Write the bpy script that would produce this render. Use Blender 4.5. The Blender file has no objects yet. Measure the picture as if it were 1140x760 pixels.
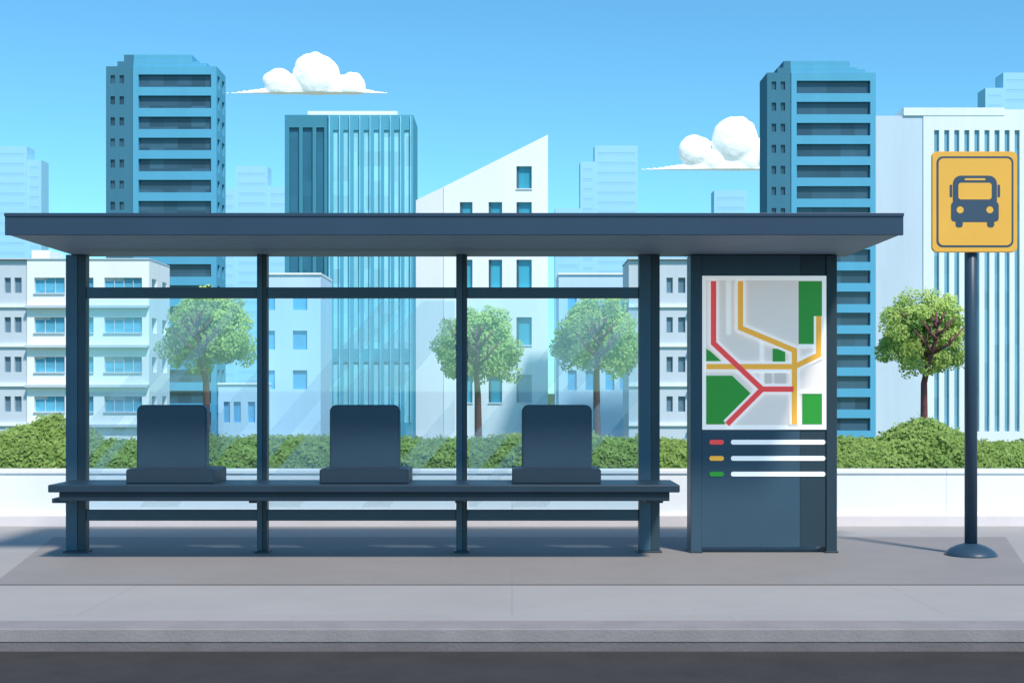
import bpy, bmesh, math, random
import numpy as np
from mathutils import Vector, Matrix
random.seed(4); RNG=np.random.default_rng(7)
scene=bpy.context.scene

# ---------- survey: level camera, eye 1.24 m, focal 1450 px on a 1140 px wide frame
F=1450.0; CX=570.0; HY=435.0; EYE=1.24
def U(px,d): return (px-CX)/F*d
def V(py,d): return EYE+(HY-py)/F*d

KF=(0.82,0.92,0.96)   # sunlit front faces
KS=(0.52,0.57,0.66)   # shade under the roof
KG=(1.0,1.07,1.16)      # ground
def lin(c):
    c=c/255.0
    return c/12.92 if c<=0.04045 else ((c+0.055)/1.055)**2.4
def alb(rgb,k):
    return tuple(min(0.88,lin(c)/kk) for c,kk in zip(rgb,k))+(1,)

def mat(name,rgb,k=KF,rough=0.6,ns=2.0,amt=0.06,metal=0.0,bump=0.0,spec=0.5,joints=None,coat=0,streak=False,raw=None,stains=0):
    m=bpy.data.materials.new(name); m.use_nodes=True
    nt=m.node_tree; b=nt.nodes['Principled BSDF']
    c=raw+(1,) if raw else alb(rgb,k)
    b.inputs['Roughness'].default_value=rough
    b.inputs['Metallic'].default_value=metal
    b.inputs['Specular IOR Level'].default_value=spec
    if coat: 
        b.inputs['Coat Weight'].default_value=coat; b.inputs['Coat Roughness'].default_value=0.15
    tc=nt.nodes.new('ShaderNodeTexCoord')
    mp=nt.nodes.new('ShaderNodeMapping'); nt.links.new(tc.outputs['Object'],mp.inputs[0])
    if streak: mp.inputs['Scale'].default_value=(1,1,0.12)
    n=nt.nodes.new('ShaderNodeTexNoise'); n.inputs['Scale'].default_value=ns; n.inputs['Detail'].default_value=8; n.inputs['Roughness'].default_value=0.62
    nt.links.new(mp.outputs[0],n.inputs['Vector'])
    r=nt.nodes.new('ShaderNodeMapRange'); r.inputs[1].default_value=0.3; r.inputs[2].default_value=0.7
    r.inputs[3].default_value=1-amt; r.inputs[4].default_value=1+amt
    nt.links.new(n.outputs['Fac'],r.inputs[0])
    mul=nt.nodes.new('ShaderNodeVectorMath'); mul.operation='SCALE'; mul.inputs[0].default_value=c[:3]
    nt.links.new(r.outputs[0],mul.inputs['Scale'])
    out=mul.outputs[0]
    if joints:
        bw,rh,ms,dark=joints
        bt=nt.nodes.new('ShaderNodeTexBrick'); bt.inputs['Scale'].default_value=1
        bt.inputs['Brick Width'].default_value=bw; bt.inputs['Row Height'].default_value=rh; bt.inputs['Mortar Size'].default_value=ms
        bt.inputs['Color1'].default_value=(1,1,1,1); bt.inputs['Color2'].default_value=(.96,.96,.96,1); bt.inputs['Mortar'].default_value=(dark,dark,dark,1)
        nt.links.new(tc.outputs['Object'],bt.inputs['Vector'])
        m2=nt.nodes.new('ShaderNodeVectorMath'); m2.operation='MULTIPLY'
        nt.links.new(out,m2.inputs[0]); nt.links.new(bt.outputs['Color'],m2.inputs[1]); out=m2.outputs[0]
    if stains:
        # small dark spots (gum, grit)
        vo=nt.nodes.new('ShaderNodeTexVoronoi'); vo.inputs['Scale'].default_value=3.2
        nt.links.new(tc.outputs['Object'],vo.inputs['Vector'])
        rr=nt.nodes.new('ShaderNodeMapRange'); rr.inputs[1].default_value=0.035; rr.inputs[2].default_value=0.05
        rr.inputs[3].default_value=1-stains; rr.inputs[4].default_value=1
        nt.links.new(vo.outputs['Distance'],rr.inputs[0])
        m3=nt.nodes.new('ShaderNodeVectorMath'); m3.operation='SCALE'
        nt.links.new(out,m3.inputs[0]); nt.links.new(rr.outputs[0],m3.inputs['Scale']); out=m3.outputs[0]
    nt.links.new(out,b.inputs['Base Color'])
    if bump:
        n2=nt.nodes.new('ShaderNodeTexNoise'); n2.inputs['Scale'].default_value=ns*14; n2.inputs['Detail'].default_value=6
        nt.links.new(tc.outputs['Object'],n2.inputs['Vector'])
        bp=nt.nodes.new('ShaderNodeBump'); bp.inputs['Strength'].default_value=bump; bp.inputs['Distance'].default_value=0.01
        nt.links.new(n2.outputs['Fac'],bp.inputs['Height']); nt.links.new(bp.outputs[0],b.inputs['Normal'])
    return m

def empty(name,loc):
    e=bpy.data.objects.new(name,None); e.location=loc; e.empty_display_size=0.3
    scene.collection.objects.link(e); return e
def adopt(o,parent):
    if parent:
        o.parent=parent; o.matrix_parent_inverse=Matrix.Translation(-Vector(parent.location))
def link(name,me,mats,parent=None,smooth=False):
    o=bpy.data.objects.new(name,me); scene.collection.objects.link(o)
    for m in (mats if isinstance(mats,(list,tuple)) else [mats]): me.materials.append(m)
    if smooth:
        for p in me.polygons: p.use_smooth=True
    adopt(o,parent); return o
def box(name,x0,x1,y0,y1,z0,z1,m,parent=None,bev=0.0,seg=2):
    bm=bmesh.new()
    bmesh.ops.create_cube(bm,size=1)
    for v in bm.verts:
        v.co=Vector(((x0+x1)/2+v.co.x*(x1-x0),(y0+y1)/2+v.co.y*(y1-y0),(z0+z1)/2+v.co.z*(z1-z0)))
    if bev: bmesh.ops.bevel(bm,geom=bm.edges[:],offset=bev,segments=seg,affect='EDGES',profile=0.5)
    me=bpy.data.meshes.new(name); bm.to_mesh(me); bm.free()
    return link(name,me,m,parent)
def prism(name,pts,y0,y1,m,parent=None,bev=0.0):
    """polygon in XZ extruded from y0 (front) to y1"""
    bm=bmesh.new()
    a=[bm.verts.new((p[0],y0,p[1])) for p in pts]; b=[bm.verts.new((p[0],y1,p[1])) for p in pts]
    f=bm.faces.new(a); bm.faces.new(b[::-1]); n=len(pts)
    for i in range(n): bm.faces.new((a[i],b[i],b[(i+1)%n],a[(i+1)%n]))
    bmesh.ops.recalc_face_normals(bm,faces=bm.faces[:])
    if bev:
        ed=[e for e in bm.edges if abs(e.verts[0].co.y-e.verts[1].co.y)<1e-6 and abs(e.verts[0].co.y-y0)<1e-6]
        bmesh.ops.bevel(bm,geom=ed,offset=bev,segments=2,affect='EDGES')
    me=bpy.data.meshes.new(name); bm.to_mesh(me); bm.free()
    return link(name,me,m,parent)
def rrect(x0,x1,z0,z1,r,n=6,corners=(1,1,1,1)):
    pts=[]
    for i,(cx,cz,a0) in enumerate(((x1-r,z1-r,0),(x0+r,z1-r,90),(x0+r,z0+r,180),(x1-r,z0+r,270))):
        if corners[i]:
            for k in range(n+1):
                a=math.radians(a0+90*k/n); pts.append((cx+r*math.cos(a),cz+r*math.sin(a)))
        else:
            pts.append(((x1,x0,x0,x1)[i],(z1,z1,z0,z0)[i]))
    return pts
def disc(cx,cz,r,n=24): return [(cx+r*math.cos(2*math.pi*k/n),cz+r*math.sin(2*math.pi*k/n)) for k in range(n)]
def tube(bm,pts,radii,seg=10):
    rings=[]
    for i,p in enumerate(pts):
        p=Vector(p); d=(Vector(pts[min(i+1,len(pts)-1)])-Vector(pts[max(i-1,0)])).normalized()
        ref=Vector((0,1,0)) if abs(d.y)<0.9 else Vector((1,0,0))
        u=d.cross(ref).normalized(); w=d.cross(u).normalized()
        rings.append([bm.verts.new(p+(u*math.cos(2*math.pi*k/seg)+w*math.sin(2*math.pi*k/seg))*radii[i]) for k in range(seg)])
    for a,b in zip(rings,rings[1:]):
        for k in range(seg): bm.faces.new((a[k],a[(k+1)%seg],b[(k+1)%seg],b[k]))
    bm.faces.new(rings[0][::-1]); bm.faces.new(rings[-1])
def tubes(name,lst,m,parent=None,seg=10,smooth=True):
    bm=bmesh.new()
    for pts,r in lst: tube(bm,pts,r,seg)
    bmesh.ops.recalc_face_normals(bm,faces=bm.faces[:])
    me=bpy.data.meshes.new(name); bm.to_mesh(me); bm.free()
    return link(name,me,m,parent,smooth)

# ---------- materials
NAVY=(47,72,92); NAVYD=(37,53,66)
m_frame=mat('painted_steel_shade',NAVY,KS,0.45,3,0.10,bump=0.02,spec=.35)
m_frame_d=mat('painted_steel_dark',NAVYD,KS,0.45,3,0.10,spec=.3)
m_fascia=mat('painted_steel_roof',(44,65,86),KF,0.4,2,0.08,streak=True,spec=.35)
m_soffit=mat('roof_soffit_panel',(69,82,98),(0.36,0.36,0.38),0.6,2,0.06)
m_benchs=mat('bench_steel',(40,62,80),(1.1,1.2,1.3),0.45,4,0.10,spec=.35)
m_bench_d=mat('bench_steel_dark',(33,49,62),KF,0.45,4,0.10,spec=.3)
m_seat=mat('seat_shell_plastic',(47,70,90),(0.85,0.95,1.05),0.42,5,0.06,spec=.35)
m_seat_b=mat('seat_cushion',(42,62,80),(1.1,1.2,1.3),0.5,6,0.06,spec=.35)

# ---------- lighting
EL=51; AZ=152
w=bpy.data.worlds.new("World"); scene.world=w; w.use_nodes=True
nt=w.node_tree; bg=nt.nodes['Background']
sky=nt.nodes.new('ShaderNodeTexSky'); sky.sky_type='NISHITA'; sky.sun_disc=False
sky.sun_elevation=math.radians(EL); sky.sun_rotation=math.radians(AZ)
sky.air_density=1.0; sky.dust_density=0.2; sky.ozone_density=1.5; sky.altitude=0
tn=nt.nodes.new('ShaderNodeVectorMath'); tn.operation='MULTIPLY'; tn.inputs[1].default_value=(0.54,1.08,1.24)
nt.links.new(sky.outputs[0],tn.inputs[0]); nt.links.new(tn.outputs[0],bg.inputs[0]); bg.inputs[1].default_value=0.148
sd=bpy.data.lights.new('sun','SUN'); sd.energy=4.1; sd.angle=math.radians(6); sd.color=(1,0.93,0.85)
so=bpy.data.objects.new('sun',sd); scene.collection.objects.link(so)
dirv=Vector((math.sin(math.radians(AZ))*math.cos(math.radians(EL)),math.cos(math.radians(AZ))*math.cos(math.radians(EL)),math.sin(math.radians(EL))))
so.rotation_euler=dirv.to_track_quat('Z','Y').to_euler(); so.location=(20,-30,40)
scene.view_settings.view_transform='Standard'; scene.view_settings.look='None'; scene.view_settings.exposure=0

cam=bpy.data.cameras.new('camera'); co=bpy.data.objects.new('camera',cam); scene.collection.objects.link(co)
co.location=(0,0,EYE); co.rotation_euler=(math.radians(90),0,0)
cam.lens=36*F/1140; cam.shift_y=55/1140; cam.clip_end=8000; cam.clip_start=0.1
scene.camera=co

# ---------- ground
m_grass=mat('grass',(0,0,0),raw=(0.09,0.14,0.04),rough=0.9,ns=0.4,amt=0.3)
m_asph=mat('asphalt',(62,60,62),KG,0.92,3.0,0.16,bump=0.5,spec=.25)
m_side=mat('concrete_pavement',(166,165,167),KG,0.85,1.1,0.05,bump=0.15,joints=(2.4,2.4,0.006,0.9),stains=.10,spec=.3)
m_shelter_shadow=mat('shelter_shadow_paint',(146,144,146),KG,0.85,1.5,0.05,bump=0.15,joints=(0.9,0.9,0.005,0.92),stains=.12,spec=.3)  # jointed paving, darkened to paint the shelter's shadow into its colour
m_kerb=mat('kerb_stone',(133,132,134),KF,0.85,4,0.10,bump=0.3)
m_kerbd=mat('kerb_base',(105,103,106),KF,0.9,4,0.12,bump=0.3)
bm=bmesh.new()
ys=[-3000,-200,-22,13,16,20,30,45,60,90,125,150,200,1000,5500]; zs=[-.3,-.3,-.3,-.3,-.12,-.4,-1.3,-2.6,-3.6,-4.2,-7,-9,-11,-11,-11]
xs=[-4000,-400,-100,0,100,400,4000]
g=[[bm.verts.new((x,y,z)) for x in xs] for y,z in zip(ys,zs)]
for a,b in zip(g,g[1:]):
    for k in range(len(xs)-1): bm.faces.new((a[k],a[k+1],b[k+1],b[k]))
me=bpy.data.meshes.new('ground'); bm.to_mesh(me); bm.free(); link('ground',me,m_grass)
KY=6.785
box('road',-200,200,-14,KY-0.02,-0.29,-0.112,m_asph)
box('pavement',-200,200,KY+0.25,14.6,-0.29,0.0,m_side)
box('pavement',-200,200,-21,-14,-0.29,0.01,m_side)
kerb=empty('kerb',(0,KY,0))
box('kerb_run',-200,200,KY,KY+0.248,-0.070,0.002,m_kerb,kerb,0.006)
box('kerb_base_course',-200,200,KY+0.004,KY+0.24,-0.2,-0.072,m_kerbd,kerb)
m_line=mat('road_paint',(235,235,235),KG,0.7,6,0.1)
rm=empty('road_marking',(0,-3.6,-0.1))
for i in range(-12,12): box('lane_dash',i*6,i*6+3,-3.67,-3.53,-0.111,-0.107,m_line,rm)
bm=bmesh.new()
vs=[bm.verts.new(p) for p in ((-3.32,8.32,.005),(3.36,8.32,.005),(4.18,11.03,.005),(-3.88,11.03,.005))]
bm.faces.new(vs); me=bpy.data.meshes.new('shelter_shadow_paint'); bm.to_mesh(me); bm.free(); link('shelter_shadow_paint',me,m_shelter_shadow)  # sheet in the shape of the shelter's ground shadow

# ---------- low wall
m_wall=mat('white_render',(238,242,245),KF,0.8,1.2,0.035,bump=0.15)
m_plinth=mat('wall_plinth_stone',(205,205,208),KF,0.8,2,0.05,bump=0.2)
wl=empty('low_wall',(0,12,0))
box('plinth',-60,60,11.95,12.30,-0.02,V(573,12),m_plinth,wl,0.006)
for i in range(-15,15):
    box('wall_panel',i*4+0.001,i*4+3.999,12.0,12.25,V(573,12)-0.01,V(527,12),m_wall,wl,0.002)
    box('coping',i*4+0.001,i*4+3.999,11.985,12.27,V(527,12)+0.001,V(523,12),m_wall,wl,0.004)

# ---------- foliage
def leaf_mat(name,c_dark,c_light,trans=0.25):
    m=bpy.data.materials.new(name); m.use_nodes=True; nt=m.node_tree; nt.nodes.clear()
    o=nt.nodes.new('ShaderNodeOutputMaterial'); a=nt.nodes.new('ShaderNodeAttribute'); a.attribute_name='tone'
    mx=nt.nodes.new('ShaderNodeMix'); mx.data_type='RGBA'
    mx.inputs['A'].default_value=c_dark+(1,); mx.inputs['B'].default_value=c_light+(1,)
    nt.links.new(a.outputs['Fac'],mx.inputs['Factor'])
    d=nt.nodes.new('ShaderNodeBsdfDiffuse'); t=nt.nodes.new('ShaderNodeBsdfTranslucent'); s=nt.nodes.new('ShaderNodeMixShader'); s.inputs[0].default_value=trans
    nt.links.new(mx.outputs['Result'],d.inputs[0]); nt.links.new(mx.outputs['Result'],t.inputs[0])
    nt.links.new(d.outputs[0],s.inputs[1]); nt.links.new(t.outputs[0],s.inputs[2]); nt.links.new(s.outputs[0],o.inputs[0])
    return m
def leaves(name,P,size,tone,m,parent,nbias=None):
    n=len(P)
    nrm=RNG.normal(size=(n,3))
    if nbias is not None: nrm=nrm*0.6+nbias
    nrm/=np.linalg.norm(nrm,axis=1)[:,None]
    r=RNG.normal(size=(n,3)); u=np.cross(nrm,r); u/=np.linalg.norm(u,axis=1)[:,None]; v=np.cross(nrm,u)
    s=size*(0.6+0.8*RNG.random(n))[:,None]
    vs=np.stack([P-u*s,P-v*s*0.55,P+u*s,P+v*s*0.55],1).reshape(-1,3)
    me=bpy.data.meshes.new(name); me.vertices.add(4*n); me.vertices.foreach_set('co',vs.astype(np.float32).ravel())
    me.loops.add(4*n); me.loops.foreach_set('vertex_index',np.arange(4*n,dtype=np.int32))
    me.polygons.add(n); me.polygons.foreach_set('loop_start',np.arange(0,4*n,4,dtype=np.int32))
    me.update(calc_edges=True)
    at=me.attributes.new('tone','FLOAT','POINT'); at.data.foreach_set('value',np.repeat(tone,4).astype(np.float32))
    return link(name,me,m,parent)
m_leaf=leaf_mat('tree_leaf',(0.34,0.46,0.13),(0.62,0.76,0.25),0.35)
m_hleaf=leaf_mat('hedge_leaf',(0.20,0.31,0.075),(0.38,0.52,0.16),0.3)
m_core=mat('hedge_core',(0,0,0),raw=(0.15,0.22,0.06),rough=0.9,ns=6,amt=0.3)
m_bark=mat('bark',(112,72,76),KF,0.9,8,0.2,bump=0.5)

HD=13.6
def hedge_top(x):
    px=CX+x/HD*F
    z=V(492,HD)+0.02*math.sin(x*2.1+0.6)+0.012*math.sin(x*4.7)+0.008*math.sin(x*9.1+1)
    for c,wd,h in ((60,20,0.23),(25,16,0.10),(92,16,0.14),(215,30,0.06),(430,40,0.04),(640,28,0.05),(1028,20,0.20),(1000,14,0.09),(1058,14,0.09),(560,26,0.03)):
        z+=h*math.exp(-((px-c)/wd)**2)
    return z
def build_hedge():
    e=empty('hedge',(0,HD,0))
    bm=bmesh.new(); X=np.arange(-14,14.01,0.15); rows=[]
    for x in X:
        t=hedge_top(x)-0.06; rows.append([bm.verts.new(p) for p in ((x,12.92,-.02),(x,12.90,t*0.70),(x,13.15,t*0.92),(x,HD,t),(x,14.2,t*0.94),(x,14.45,t*0.7),(x,14.45,-.02))])
    for a,b in zip(rows,rows[1:]):
        for k in range(6): bm.faces.new((a[k],b[k],b[k+1],a[k+1]))
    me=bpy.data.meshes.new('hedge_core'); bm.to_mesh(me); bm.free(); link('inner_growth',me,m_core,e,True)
    n=100000
    x=np.where(RNG.random(n)<0.9,RNG.uniform(-6.6,6.6,n),RNG.uniform(-14,14,n))
    a=RNG.uniform(0.12,math.pi*0.60,n)
    top=np.array([hedge_top(v) for v in x])
    lump=0.03*np.sin(x*7+a*6)*np.sin(a*9+x*3)+0.02*np.sin(x*17+a*13+2*np.sin(x*3))
    y=HD-np.cos(a)*(0.90+lump); z=np.clip(np.sin(a),0,1)**0.5*(top+lump*0.5)
    P=np.stack([x,y,z],1)+RNG.normal(scale=0.022,size=(n,3))
    nb=np.stack([np.zeros(n),-np.cos(a)-.5,np.sin(a)],1)
    tone=np.clip(0.5+lump*8+0.18*RNG.normal(size=n),0,1)
    leaves('leaves',P,0.023,tone,m_hleaf,e,nb)
build_hedge()

def build_tree(px,py_c,d,seed,sc=1.0):
    r=np.random.default_rng(seed); random.seed(seed)
    cx,cz=U(px,d),V(py_c,d); s=d/F*sc  # metres per survey unit
    gz=-1.7
    e=empty('tree',(cx,d,gz))
    lobes=[(0,-24,29),(-25,-4,27),(25,-2,28),(-8,20,30),(14,20,29),(-18,-18,25),(18,-20,25),(-28,14,24),(29,16,24),(0,0,34),(0,0,30)]
    C=[];R=[]
    for lx,lz,lr in lobes:
        for k in range(12):
            v=r.normal(size=3); v/=np.linalg.norm(v); q=lr*0.72*r.random()**0.4
            C.append((cx+(lx+v[0]*q)*s, d+(v[1]*q*1.25+r.normal()*5)*s, cz+(-lz+v[2]*q)*s)); R.append(r.uniform(8,12)*s)
    C=np.array(C);R=np.array(R)
    n=24000; idx=r.integers(0,len(C),n)
    v=r.normal(size=(n,3)); v/=np.linalg.norm(v,axis=1)[:,None]
    q=R[idx]*(0.45+0.6*r.random(n)**0.6)
    P=C[idx]+v*q[:,None]
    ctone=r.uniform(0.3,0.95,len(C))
    ctone=ctone*0.45+0.55*np.clip(0.5+(C[:,2]-cz)/(60*s)+(C[:,0]-cx)/(120*s),0,1)  # paints sunlight into leaf tone: clumps lighter toward top and right
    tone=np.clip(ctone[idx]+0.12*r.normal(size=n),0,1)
    # open heart of the crown so limbs show
    keep=~((P[:,1]<d-0.1)&(np.abs(P[:,0]-cx)<0.14)&(P[:,2]<cz+0.2)&(P[:,2]>cz-1.0)&(r.random(n)<0.7))
    nb=(P-np.array([cx,d,cz]))/(40*s); nb+=np.array([0,-0.7,0.4])
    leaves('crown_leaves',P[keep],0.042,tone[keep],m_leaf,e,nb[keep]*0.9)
    T=[]
    fy=d-1.05
    T.append(([(cx+0.03,d,gz-.1),(cx+0.02,d,gz+1.0),(cx,d-.05,cz-1.3),(cx-0.02,d-.45,cz-0.8),(cx+0.02,fy,cz-.1),(cx,fy,cz+0.5)],[.16,.11,.085,.07,.05,.016]))
    for sx,z0,dx,dz in ((-1,-0.55,.5,.6),(1,-0.55,.55,.65),(-1,-0.2,.40,.5),(1,-0.1,.38,.45),(1,.15,.2,.35),(-1,.1,.2,.3)):
        dx*=random.uniform(.85,1.2); y0=d-.65 if z0<-.25 else fy
        T.append(([(cx,y0,cz+z0),(cx+sx*dx*.45,fy-.1,cz+z0+dz*.35),(cx+sx*dx,fy-.12+random.uniform(-.08,.08),cz+z0+dz)],[.05,.036,.014]))
        T.append(([(cx+sx*dx*.45,fy-.1,cz+z0+dz*.35),(cx+sx*dx*.5,fy-.2,cz+z0+dz*.8)],[.028,.01]))
    for k in range(6):
        a=random.uniform(0,6.28)
        T.append(([(cx,d-.1,cz-.6+k*.12),(cx+.5*math.cos(a),d+.5*math.sin(a),cz+random.uniform(-.1,.5)),(cx+.9*math.cos(a),d+.9*math.sin(a),cz+random.uniform(.1,.8))],[.05,.03,.01]))
    tubes('trunk_and_limbs',T,m_bark,e,8)
TD=34
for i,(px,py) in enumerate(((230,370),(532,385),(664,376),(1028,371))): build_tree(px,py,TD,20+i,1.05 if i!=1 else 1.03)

# ---------- buildings
def facade(bm,O,u,inn,width,z0,z1,holes,rec,si=0,gi=1):
    xs=sorted({0,width}|{round(h[0],4) for h in holes}|{round(h[1],4) for h in holes})
    zs=sorted({z0,z1}|{round(h[2],4) for h in holes}|{round(h[3],4) for h in holes})
    def P(a,z,r=0): return bm.verts.new((O[0]+u[0]*a+inn[0]*r,O[1]+u[1]*a+inn[1]*r,z))
    for za,zb in zip(zs,zs[1:]):
        zc=(za+zb)/2
        for xa,xb in zip(xs,xs[1:]):
            xc=(xa+xb)/2
            if not any(h[0]<xc<h[1] and h[2]<zc<h[3] for h in holes):
                f=bm.faces.new((P(xa,za),P(xb,za),P(xb,zb),P(xa,zb))); f.material_index=si
    for h in holes:
        xa,xb,za,zb=[round(v,4) for v in h[:4]]
        gm=h[4] if len(h)>4 else gi
        f=bm.faces.new((P(xa,za,rec),P(xb,za,rec),P(xb,zb,rec),P(xa,zb,rec))); f.material_index=gm
        for (a1,b1,a2,b2) in ((xa,za,xb,za),(xb,za,xb,zb),(xb,zb,xa,zb),(xa,zb,xa,za)):
            f=bm.faces.new((P(a1,b1),P(a2,b2),P(a2,b2,rec),P(a1,b1,rec))); f.material_index=si
ZB=-11.5
def block(name,px0,px1,pyt,d,depth,mats,fh,parent,rec=0.25,sideh=None,zb=ZB,clip=None):
    """fh: front holes as (px0,px1,pytop,pybot[,matidx])"""
    x0,x1,z1=U(px0,d),U(px1,d),V(pyt,d)
    H=[(U(h[0],d)-x0,U(h[1],d)-x0,V(h[3],d),V(h[2],d))+tuple(h[4:]) for h in fh]
    bm=bmesh.new()
    facade(bm,(x0,d),(1,0),(0,1),x1-x0,zb,z1,H,rec)
    rows=sorted({(h[2],h[3]) for h in H})
    SH=[]
    if sideh:
        k=max(1,int(depth/sideh))
        for za,zc in rows:
            for i in range(k):
                c=(i+.5)*depth/k; SH.append((c-sideh*.28,c+sideh*.28,za,zc))
    facade(bm,(x1,d),(0,1),(-1,0),depth,zb,z1,SH,rec)
    facade(bm,(x0,d+depth),(0,-1),(1,0),depth,zb,z1,SH,rec)
    facade(bm,(x1,d+depth),(-1,0),(0,-1),x1-x0,zb,z1,[],rec)
    if not clip:
        bm.faces.new([bm.verts.new(p) for p in ((x0,d,z1),(x1,d,z1),(x1,d+depth,z1),(x0,d+depth,z1))])
    else:
        (ax,ay),(bx,by)=clip
        A=Vector((U(ax,d),0,V(ay,d))); B=Vector((U(bx,d),0,V(by,d))); t=(B-A).normalized(); n=Vector((-t.z,0,t.x))
        bmesh.ops.bisect_plane(bm,geom=bm.verts[:]+bm.edges[:]+bm.faces[:],plane_co=A,plane_no=n,clear_outer=True)
        bm.faces.new([bm.verts.new(p) for p in ((A.x,d,A.z),(B.x,d,B.z),(B.x,d+depth,B.z),(A.x,d+depth,A.z))])
    me=bpy.data.meshes.new(name); bm.to_mesh(me); bm.free()
    return link(name,me,mats,parent)
def pbox(name,px0,px1,pyt,pyb,d0,depth,m,parent,off=0.0):
    return box(name,U(px0,d0),U(px1,d0),d0+off,d0+off+depth,V(pyb,d0),V(pyt,d0),m,parent)

def bmat(name,rgb,ns=0.25,amt=0.06,rough=0.8,streak=True,spec=0.3,k=KF): return mat(name,rgb,k,rough,ns,amt,streak=streak,spec=spec)
def glassm(name,rgb,pw=1.5,ph=3.2,rough=0.15,spec=0.5,var=.14):
    """window glass with pane to pane variation"""
    m=mat(name,rgb,KF,rough,0.15,0.06,spec=spec)
    nt=m.node_tree; b=nt.nodes['Principled BSDF']; src=b.inputs['Base Color'].links[0].from_socket
    tc=[n for n in nt.nodes if n.type=='TEX_COORD'][0]
    sp=nt.nodes.new('ShaderNodeVectorMath'); sp.operation='MULTIPLY'; sp.inputs[1].default_value=(1/pw,0.02,1/ph)
    nt.links.new(tc.outputs['Object'],sp.inputs[0])
    fl=nt.nodes.new('ShaderNodeVectorMath'); fl.operation='FLOOR'; nt.links.new(sp.outputs[0],fl.inputs[0])
    wn=nt.nodes.new('ShaderNodeTexWhiteNoise'); nt.links.new(fl.outputs[0],wn.inputs['Vector'])
    r=nt.nodes.new('ShaderNodeMapRange'); r.inputs[3].default_value=1-var; r.inputs[4].default_value=1+var; nt.links.new(wn.outputs['Value'],r.inputs[0])
    mu=nt.nodes.new('ShaderNodeVectorMath'); mu.operation='SCALE'; nt.links.new(src,mu.inputs[0]); nt.links.new(r.outputs[0],mu.inputs['Scale'])
    nt.links.new(mu.outputs[0],b.inputs['Base Color'])
    return m
m_tw=bmat('tower_cladding',(84,165,200)); m_tw_shade=bmat('tower_cladding_shaded_side',(60,118,144))  # the dark tone paints the towers' shaded side into the colour
m_twg=glassm('tower_glass',(54,86,104),2.2,3.3,var=.3)
m_apt=bmat('apartment_render',(226,237,245)); m_apts=bmat('apartment_shaded_side',(182,200,213))
m_aptg=glassm('apartment_glass',(80,160,192),1.3,3,.3); m_aptgs=glassm('apartment_small_glass',(90,122,142),1,3,.3)
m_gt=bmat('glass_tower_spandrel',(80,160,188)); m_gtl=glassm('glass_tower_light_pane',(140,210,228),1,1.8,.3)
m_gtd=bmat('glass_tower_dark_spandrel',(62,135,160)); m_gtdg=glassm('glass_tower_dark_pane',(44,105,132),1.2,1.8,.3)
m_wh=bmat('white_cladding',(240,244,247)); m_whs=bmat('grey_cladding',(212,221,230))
m_whg=glassm('teal_glass',(58,156,184),1.2,5)
m_pale=bmat('pale_blue_render',(180,213,243)); m_paleg=glassm('blue_window_glass',(86,168,216),1.2,3)
m_pt=bmat('pale_tower_front',(216,234,245)); m_pts=bmat('pale_tower_shaded_side',(186,210,226)); m_ptg=glassm('pale_tower_glass',(108,166,190),1,3.2)
m_far=bmat('distant_facade',(152,208,240),0.05,0.02,spec=0.1); m_farg=bmat('distant_window_band',(146,203,237),0.05,0.02,spec=.1)  # aerial haze is put into these pale blue colours

def office_tower(x0,xm,x1,top,d,dx):
    e=empty('office_tower',(U((x0+x1)/2,d),d,ZB)); rows=[]
    y=top+23
    while y<HY+62: rows.append((y,y+14)); y+=23.45
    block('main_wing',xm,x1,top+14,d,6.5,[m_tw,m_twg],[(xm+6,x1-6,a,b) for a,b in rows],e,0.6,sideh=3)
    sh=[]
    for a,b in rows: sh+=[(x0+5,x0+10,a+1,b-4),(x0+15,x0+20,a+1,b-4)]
    block('shaded_side_face',x0,xm-0.05,top+14,d+0.15,6,[m_tw_shade,m_twg],sh,e,0.3)  # near-flush block, coloured as the tower's shaded left side
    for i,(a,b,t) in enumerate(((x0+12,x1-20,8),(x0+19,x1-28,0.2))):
        pbox('parapet_shaded_side',a,xm-0.1,top+t,top+14,d,5-i,m_tw_shade,e,0.3+i*.2)
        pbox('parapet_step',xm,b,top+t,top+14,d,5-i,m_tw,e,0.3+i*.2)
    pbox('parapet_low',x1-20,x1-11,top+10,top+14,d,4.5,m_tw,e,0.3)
    return e
office_tower(118,148,241,60,205,0)
office_tower(854,881,975,67,200,0)

# ribbed glass tower
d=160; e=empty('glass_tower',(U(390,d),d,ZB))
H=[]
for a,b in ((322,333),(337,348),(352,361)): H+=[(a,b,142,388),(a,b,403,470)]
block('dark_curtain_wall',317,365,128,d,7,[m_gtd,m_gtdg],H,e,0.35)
H=[]
for k in range(8):
    a=371+k*11.3; H+=[(a,a+6.5,145,388),(a,a+6.5,403,470)]
block('light_curtain_wall',365.05,460,128,d-0.2,7.4,[m_gt,m_gtl],H,e,0.22)
pbox('roof_slab',342,442,123,127.9,d,5,m_wh,e,0.4)
for k in range(9):
    a=366.5+k*11.3
    pbox('fin',a,a+0.9,130,470,d,0.2,m_gtl,e,-0.40)

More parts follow.
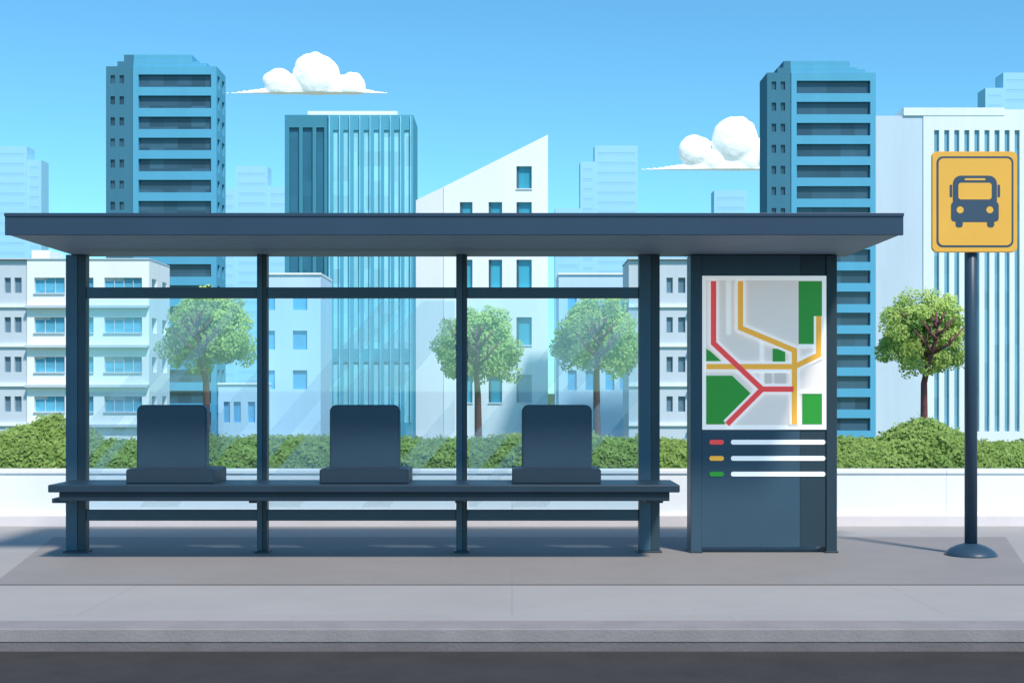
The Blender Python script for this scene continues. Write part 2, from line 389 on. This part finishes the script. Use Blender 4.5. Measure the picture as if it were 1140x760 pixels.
# white mono-pitch building
d=130; e=empty('sloped_roof_office',(U(540,d),d,ZB)); H=[]
for r,(a,b) in enumerate(((185,210),(225,257),(289,320),(353,384),(417,448))):
    for (p,q) in ((512,526),(544,559),(575,592)):
        if r==0 and p<570: continue
        H.append((p,q,a,b))
block('main_block',494,610,146,d,7,[m_wh,m_whg],H,e,0.45,clip=((494,208),(610,150)))
block('side_block',463,493.95,200,d+0.1,6.6,[m_whs,m_whg],[],e,0.3,clip=((463,223),(493.95,208)))
for h in H:
    pbox('window_jamb',h[0]+0.15,h[0]+2.6,h[2]+0.2,h[3]-0.2,d,0.12,m_twg,e,0.3)
    pbox('window_sill',h[0]-0.6,h[1]+0.6,h[3]+0.05,h[3]+1.2,d,0.5,m_whs,e,-0.12)

def apartment(x0,xs,x1,top,d,front,side,depth=6):
    e=empty('apartment_building',(U((x0+x1)/2,d),d,ZB))
    rows=[(top+20,top+37),(top+64,top+81),(top+108,top+125),(top+152,top+169)]
    if xs>x0:
        H=[(p,q,a,b) for a,b in rows for p,q in side]
        block('shaded_side_wing',x0,xs-.05,top+1,d+0.2,depth-.4,[m_apts,m_aptgs],H,e,0.25)  # near-flush wing; its darker colour paints the building's shaded side
        for a,b in rows: pbox('floor_band',x0,xs-.1,b+13,b+16,d,0.2,m_apt,e,0.02)
    H=[(p,q,a,b) for a,b in rows for p,q in front]
    if x1>xs:
        block('main_wing',xs,x1,top,d,depth,[m_apt,m_aptg],H,e,0.3,sideh=2.5)
        for a,b in rows:
            pbox('balcony_slab',xs,x1,b+14,b+17,d,0.55,m_apts,e,-0.5)
            for p,q in front:
                pbox('sill',p-.5,q+.5,b+.1,b+1.4,d,.3,m_apts,e,-.14)
                n=max(1,int((q-p)/12))
                for k in range(1,n+1):
                    c=p+(q-p)*k/(n+1); pbox('mullion',c-.35,c+.35,a+.1,b-.1,d,.1,m_apts,e,.18)
                pbox('blind',p+.2,p+(q-p)*random.uniform(.3,.6),a+.1,a+random.uniform(2,6),d,.03,m_apts,e,.26)
    pbox('parapet_cap',x0-.6,x1+.6,top-1.5,top-.1,d,depth,m_apts,e,-0.1)
    return e
e=apartment(-60,30,166,289,100,((38,72),(84,104),(116,158)),((-52,-44),(-36,-28),(-14,-6),(5,12),(16,24)))
pbox('stair_head',30,50,277,287.4,100,3,m_apt,e,1)
apartment(700,768,850,289,104,((775,800),(812,842)),((742,749),(755,763)))
def pale(x0,x1,top,d,holes,depth=7):
    e=empty('office_block',(U((x0+x1)/2,d),d,ZB))
    block('walls',x0,x1,top,d,depth,[m_pale,m_paleg],holes,e,0.25)
    pbox('parapet_cap',x0-.6,x1+.6,top-2.2,top-.1,d,depth,m_wh,e,-0.15)
pale(290,357,306,112,[(a,b,y,y+21) for y in (324,368,412) for a,b in ((298,306),(326,342))])
pale(243,291,428,108,[(a,b,447,470) for a,b in ((249,256),(260,268),(276,284))])
pale(622,706,306,118,[(a,b,y,y+22) for y in (324,368,412) for a,b in ((632,642),(652,662),(674,684),(690,700))])

d=235; e=empty('ribbed_tower',(U(1080,d),d,ZB))
H=[]
for k in range(9):
    a=1040+k*11.2; H.append((a,a+5.6,145,480))
block('front_block',1028,1160,122,d,9,[m_pt,m_ptg],H,e,0.5)
block('side_block',975,1027.95,129,d+.2,8.6,[m_pts,m_ptg],[],e,0.3)  # darker colour here paints the tower's shaded left side
pbox('parapet',1006,1118,120,128.8,d,6,m_pt,e,-0.1)

def distant(parts,d):
    x=sum(p[0]+p[1] for p in parts)/2/len(parts)
    e=empty('distant_building',(U(x,d),d,ZB))
    for i,(a,b,t) in enumerate(parts):
        H=[]
        y=t+8
        while y<HY+10: H.append((a+3,b-3,y,y+4)); y+=11
        block('block',a,b-.05,t,d+i*.5,10,[m_far,m_farg],H,e,.06)
distant([(-40,30,163),(30,46,178)],620)
distant([(246,262,210),(262,298,185),(298,325,208)],640)
distant([(618,646,232),(646,662,180),(662,710,162)],640)
distant([(795,831,212)],660)
distant([(1097,1117,98),(1117,1200,81)],600)
distant([(700,796,250)],680)
distant([(-260,-60,230),(-160,-100,190)],640)
distant([(1180,1290,200),(1290,1420,150)],640)

# ---------- clouds
m_cloud=mat('cloud',(250,252,255),(1.05,1.05,1.05),1.0,0.02,0.01,spec=0)
b=m_cloud.node_tree.nodes['Principled BSDF']; b.inputs['Emission Color'].default_value=(.88,.94,1,1); b.inputs['Emission Strength'].default_value=0.28  # faint glow added to imitate light scattered inside the cloud
def cloud(base,blobs,x0,x1,d):
    bm=bmesh.new()
    s=d/F
    def ball(px,py,r,ry=None,rz=None):
        res=bmesh.ops.create_icosphere(bm,subdivisions=3,radius=1)
        for v in res['verts']:
            v.co=Vector((U(px,d)+v.co.x*r*s, d+v.co.y*(ry or r*.5)*s, V(py,d)+v.co.z*(rz or r)*s))
    for px,py,r in blobs:
        ball(px,py,r)
        for k in range(5):
            a=random.uniform(0.2,2.9); q=r*.72
            ball(px+q*math.cos(a),py-q*math.sin(a)*.9,r*random.uniform(.3,.45))
    xc=(blobs[0][0]); 
    for (xa,h) in ((x0,13),(x1,13)):
        n=16
        for i in range(n):
            t=(i+.5)/n; px=xc+(xa-xc)*t; r=h*(1-t)**1.0+1.1
            ball(px,base+.5,max(r,3.5),max(r*.5,1.5),r)
    me=bpy.data.meshes.new('c'); bm.to_mesh(me); bm.free()
    o=bpy.data.objects.new('c',me); scene.collection.objects.link(o)
    rm=o.modifiers.new('r','REMESH'); rm.mode='VOXEL'; rm.voxel_size=0.7
    sm=o.modifiers.new('s','SMOOTH'); sm.iterations=5; sm.factor=.5
    tx=bpy.data.textures.new('cl','CLOUDS'); tx.noise_scale=7; tx.noise_depth=3
    dm=o.modifiers.new('d','DISPLACE'); dm.texture=tx; dm.strength=1.2; dm.mid_level=.5
    dg=bpy.context.evaluated_depsgraph_get(); m2=bpy.data.meshes.new_from_object(o.evaluated_get(dg))
    bpy.data.objects.remove(o)
    bm=bmesh.new(); bm.from_mesh(m2)
    bmesh.ops.bisect_plane(bm,geom=bm.verts[:]+bm.edges[:]+bm.faces[:],plane_co=(0,0,V(base,d)),plane_no=(0,0,-1),clear_outer=True)
    bmesh.ops.holes_fill(bm,edges=[x for x in bm.edges if x.is_boundary],sides=0)
    bm.to_mesh(m2); bm.free()
    link('cloud',m2,m_cloud,None,True)
cloud(104,[(353,86,26),(311,93,17),(391,97,16),(333,98,14),(371,99,16)],250,432,900)
cloud(189,[(818,156,26),(773,168,18),(848,172,18),(795,180,14),(835,178,16)],712,905,900)

# ---------- bus shelter
D=10.0
bs=empty('bus_shelter',(U(405,D),D,0))
zr=V(284,D)
RX0,RX1=-3.385,2.61
box('roof_canopy',RX0,RX1,8.74,10.14,zr+0.012,V(238,8.73)-0.012,m_fascia,bs,0.004)
box('roof_fascia_front',RX0-.01,RX1+.01,8.715,8.74,zr,V(238,8.73),m_fascia,bs,0.004)
box('roof_soffit',RX0+.012,RX1-.012,8.745,10.13,zr+0.002,zr+0.012,m_soffit,bs)
box('roof_drip_trim',RX0-.012,RX1+.012,8.708,8.716,V(238,8.73)-.02,V(238,8.73)+.003,m_fascia,bs,.002)
def post(a,b,split,name):
    xm=U(split,D)
    box(name,U(a,D),xm,D-.04,D+.06,0.02,zr,m_frame,bs,.004)
    box(name+'_shade_side',xm+.001,U(b,D),D-.034,D+.055,0.02,zr,m_frame_d,bs,.003)  # darker half paints the post's shaded right side
    box(name+'_base_plate',U(a,D)-.015,U(b,D)+.015,D-.06,D+.08,0.005,0.02,m_frame_d,bs,.003)
post(75,97,88,'corner_post'); post(287,298,293,'mid_post'); post(508,520,515,'mid_post_b'); post(711,734,724,'end_post')
for i,(a,b) in enumerate(((97,287),(298,508),(520,711))):
    box('top_rail',U(a,D)+.001,U(b,D)-.001,D-.025,D+.035,V(332,D),V(320,D),m_frame,bs,.004)
    box('low_rail',U(a,D)+.001,U(b,D)-.001,D-.025,D+.035,V(579,D),V(567,D),m_frame,bs,.004)
mg=bpy.data.materials.new('shelter_glass'); mg.use_nodes=True; nt=mg.node_tree; nt.nodes.clear()
o=nt.nodes.new('ShaderNodeOutputMaterial'); t=nt.nodes.new('ShaderNodeBsdfTransparent'); t.inputs[0].default_value=(0.72,0.90,1.0,1)
gl=nt.nodes.new('ShaderNodeBsdfGlossy'); gl.inputs['Roughness'].default_value=0.02; gl.inputs[0].default_value=(.85,.95,1,1)
s=nt.nodes.new('ShaderNodeMixShader'); s.inputs[0].default_value=0.14
nt.links.new(t.outputs[0],s.inputs[1]); nt.links.new(gl.outputs[0],s.inputs[2]); nt.links.new(s.outputs[0],o.inputs[0])
mf=bpy.data.materials.new('painted_reflection'); mf.use_nodes=True; nt=mf.node_tree; nt.nodes.clear()  # pale see-through strips stand in for reflections on the panes
o=nt.nodes.new('ShaderNodeOutputMaterial'); t=nt.nodes.new('ShaderNodeBsdfTransparent')
gs=nt.nodes.new('ShaderNodeBsdfGlossy'); gs.inputs['Roughness'].default_value=.35; gs.inputs[0].default_value=(.95,.98,1,1)
dd=nt.nodes.new('ShaderNodeBsdfDiffuse'); dd.inputs[0].default_value=(.9,.95,1,1); ad=nt.nodes.new('ShaderNodeMixShader'); ad.inputs[0].default_value=.5
nt.links.new(gs.outputs[0],ad.inputs[1]); nt.links.new(dd.outputs[0],ad.inputs[2])
s=nt.nodes.new('ShaderNodeMixShader'); s.inputs[0].default_value=0.24
nt.links.new(t.outputs[0],s.inputs[1]); nt.links.new(ad.outputs[0],s.inputs[2]); nt.links.new(s.outputs[0],o.inputs[0])
def plate(name,pts,y,m):
    bm=bmesh.new(); bm.faces.new([bm.verts.new((p[0],y,p[1])) for p in pts]); me=bpy.data.meshes.new(name); bm.to_mesh(me); bm.free()
    return link(name,me,m,bs)
for (a,b) in ((98,286),(299,507),(521,710)):
    x0,x1,z0,z1=U(a,D),U(b,D),V(566,D),V(333,D)
    plate('glass_pane',[(x0,z0),(x1,z0),(x1,z1),(x0,z1)],D+.005,mg)
def clipstripe(xa,wd,a,b,slope=0.86):
    """diagonal painted reflection streak, leaning left going down"""
    T,B=335,564
    poly=[(xa,T),(xa+wd,T),(xa+wd-(B-T)*slope,B),(xa-(B-T)*slope,B)]
    def cut(poly,f):
        out=[]
        for i,p in enumerate(poly):
            q=poly[(i+1)%len(poly)]; fp,fq=f(p),f(q)
            if fp>=0: out.append(p)
            if fp*fq<0:
                t=fp/(fp-fq); out.append((p[0]+(q[0]-p[0])*t,p[1]+(q[1]-p[1])*t))
        return out
    poly=cut(poly,lambda p:p[0]-a-1)
    if len(poly)>2: poly=cut(poly,lambda p:b-1-p[0])
    if len(poly)>2: plate('reflection_streak',[(U(p[0],D),V(p[1],D)) for p in poly],D-.001,mf)
for xa,wd,a,b in ((215,34,98,286),(262,14,98,286),(352,42,98,286),(425,26,299,507),(470,60,299,507),(600,30,299,507),(655,40,521,710),(712,16,521,710),(765,40,521,710)):
    clipstripe(xa,wd,a,b)
# bench
BD=9.36
box('bench_top',U(53,BD),U(757,BD),BD,9.9,V(548,BD),V(539.5,BD),m_benchs,bs,.008)
box('bench_beam',U(64,BD),U(746,BD),BD+.03,9.86,V(557.5,BD+.03),V(548.3,BD),m_bench_d,bs,.004)
for (a,b) in ((77,95),(288,297),(509,519),(713,732)):
    box('bench_bracket',U(a,D),U(b,D),9.62,D-.041,V(557,BD)-.04,V(557.5,BD)-.002,m_frame_d,bs,.004)
SB=9.5; ztop=V(539.5,BD)
for (a,b,c,e2) in ((141,240,152,230),(356,455,367,445),(570,669,581,659)):
    prism('seat_cushion',rrect(U(a,SB),U(b,SB),ztop+.001,V(521.5,SB),.018,4,(1,1,0,0)),SB-.02,9.86,m_seat_b,bs,.008)
    prism('seat_back',rrect(U(c,9.72),U(e2,9.72),V(521.5,9.72)-.03,V(450.5,9.72),.05,8,(1,1,0,0)),9.72,9.80,m_seat,bs,.010)

# ---------- map kiosk
kd=D-.06
mk=empty('map_kiosk',(U(850,kd),kd,0))
KK=(.64,.74,.84)
m_k=mat('kiosk_panel',NAVY,KK,0.45,2,0.07,spec=.3); m_kd=mat('kiosk_panel_dark',(36,54,67),KK,0.45,2,0.07,spec=.3)
zt=zr-.003
box('left_leg',U(769,kd),U(781,kd),kd,kd+.22,.005,zt,m_k,mk,.005)
box('right_leg',U(920,kd),U(932,kd),kd,kd+.22,.005,zt,m_kd,mk,.005)
box('cabinet',U(781,kd)+.001,U(891,kd),kd+.012,kd+.2,V(609,kd),zt,m_k,mk,.002)
box('cabinet_dark_bay',U(891,kd)+.001,U(920,kd)-.001,kd+.013,kd+.2,V(609,kd),zt,m_kd,mk,.002)
for a,b in ((769,781),(920,932)): box('leg_foot',U(a,kd)-.008,U(b,kd)+.008,kd-.01,kd+.23,.004,.02,m_kd,mk,.003)
def printm(name,rgb,em=0.0):
    m=mat(name,rgb,(0.85,.95,1.05),0.35,4,0.015); b=m.node_tree.nodes['Principled BSDF']
    b.inputs['Emission Color'].default_value=alb(rgb,(1,1,1)); b.inputs['Emission Strength'].default_value=em; return m
EM=0.38  # added glow keeps the map bright in the roof's shade
p_w=printm('map_white',(250,250,252),EM); p_g=printm('map_land',(210,208,210),EM); p_gr=printm('map_park',(38,134,44),EM)
p_r=printm('map_red_line',(230,70,72),EM); p_o=printm('map_orange_line',(246,172,60),EM)
py=[kd+.010]
def layer(name,pts,m,raw=False,th=.0008):
    py[0]-=th
    P=[(U(p[0],kd),V(p[1],kd)) for p in pts]
    bm=bmesh.new(); bm.faces.new([bm.verts.new((p[0],py[0],p[1])) for p in P]); me=bpy.data.meshes.new(name); bm.to_mesh(me); bm.free()
    return link(name,me,m,mk)
def R(a,b,c,d): return [(a,d),(b,d),(b,c),(a,c)]
prism('map_frame',[(U(p[0],kd),V(p[1],kd)) for p in R(782,920,307,478)],kd-.0,kd+.011,p_w,mk,.003)
py[0]=kd-.0005
layer('map_land',R(786,915.5,312,473),p_g)
for nm,pts in (('park',R(889,915,313,383)),('park',[(786,402),(803,402),(791,391),(786,388)]),('park',[(786,418),(815,418),(838,440),(806,472),(786,472)]),('park',R(893,915,438,472)),('park',R(860,874,388,403))):
    layer(nm,pts,p_gr)
p_b=printm('map_block',(190,188,191),EM)
for pts in (R(851,859,415,427),R(862,875,415,427)): layer('block',pts,p_b)
def ribbon(name,pts,w,m):
    n=len(pts); Lp=[];Rp=[]
    for i,p in enumerate(pts):
        d0=Vector(pts[i])-Vector(pts[i-1]) if i>0 else Vector(pts[1])-Vector(pts[0])
        d1=Vector(pts[i+1])-Vector(pts[i]) if i<n-1 else d0
        d0=d0.normalized(); d1=d1.normalized(); t=(d0+d1).normalized(); nn=Vector((-t.y,t.x)); k=w/2/max(.5,nn.dot(Vector((-d0.y,d0.x))))
        Lp.append((p[0]+nn.x*k,p[1]+nn.y*k)); Rp.append((p[0]-nn.x*k,p[1]-nn.y*k))
    layer(name,Lp+Rp[::-1],m)
red=[[(794,313),(794,382),(848,433),(883,433)],[(848,433),(809,472)]]
ora=[[(824,313),(824,365),(884,390),(884,472)],[(786,408),(884,408),(911,395),(911,352)]]
whi=[[(811,313),(811,372)],[(848,378),(848,430)],[(838,413),(889,413)],[(889,385),(915,385)],[(890,436),(915,436)]]
for l in whi: ribbon('street',[Vector(p) for p in l],4,p_w)
for l in red+ora: ribbon('street_casing',[Vector(p) for p in l],11,p_w)
for l in ora: ribbon('orange_line',[Vector(p) for p in l],6,p_o)
for l in red: ribbon('red_line',[Vector(p) for p in l],6,p_r)
for y,m in ((492,p_r),(510,p_o),(527.5,p_gr)):
    for a,b,mm in ((790,806,m),(814,920-1,p_w)):
        prism('legend_bar',rrect(U(a,kd),U(b,kd),V(y+2.6,kd),V(y-2.6,kd),.016,5),kd+.006,kd+.014,mm,mk)

# ---------- bus stop sign
SD=9.75
sg=empty('bus_stop_sign',(U(1084,SD),SD,0))
m_y=mat('sign_yellow',(248,178,64),(0.95,1.0,1.06),0.45,3,0.03,coat=.15); m_n=mat('sign_navy',(48,72,92),KF,0.45,3,0.05); m_pole=mat('sign_pole_steel',(44,68,86),KF,0.4,4,0.08,spec=.35)
cxp=U(1084,SD); rp=.046
tubes('pole',[([(cxp,SD+.06,.08),(cxp,SD+.06,V(176,SD))],[rp,rp])],m_pole,sg,24)
tubes('base',[([(cxp,SD+.06,z) for z in (.002,.012,.03,.055,.075,.088,.095)],[.192,.192,.18,.15,.11,.07,.047])],m_pole,sg,40)
def SR(a,b,c,d,r,**k): return rrect(U(a,SD),U(b,SD),V(d,SD),V(c,SD),r/F*SD,**k)
y0=SD
prism('plate',SR(1037,1132,169,281,6),y0-.012,y0+.008,m_y,sg,.004)
prism('border',SR(1042,1127.5,174.5,275.5,7),y0-.0135,y0-.0125,m_n,sg)
prism('face',SR(1044.2,1125.3,176.7,273.3,5.5),y0-.0150,y0-.0140,m_y,sg)
prism('bus_body',SR(1060,1109,196,247.5,9),y0-.0165,y0-.0155,m_n,sg)
prism('bus_bumper',SR(1058,1111,225,247,4),y0-.0168,y0-.01655,m_n,sg)
for a,b in ((1056.5,1059.3),(1109.7,1112.5)): prism('bus_mirror',SR(a,b,206,220,1.2),y0-.0165,y0-.0155,m_n,sg)
for a,b in ((1063,1071),(1098,1106)): prism('bus_wheel',SR(a,b,245,253.5,3),y0-.0164,y0-.0156,m_n,sg)
prism('bus_windscreen',SR(1066,1103,204,222.5,3),y0-.0182,y0-.0172,m_y,sg)
prism('bus_destination',SR(1073,1096,199,201.2,.9),y0-.0182,y0-.0172,m_y,sg)
for c in (1068,1101): prism('bus_headlight',[(U(c,SD)+x,V(234,SD)+z) for x,z in disc(0,0,.026)],y0-.0182,y0-.0172,m_y,sg)
for z in (V(190,SD),V(262,SD)): box('sign_bracket',cxp-.06,cxp+.06,SD+.008,SD+.03,z-.015,z+.015,m_pole,sg,.003)
print('done')
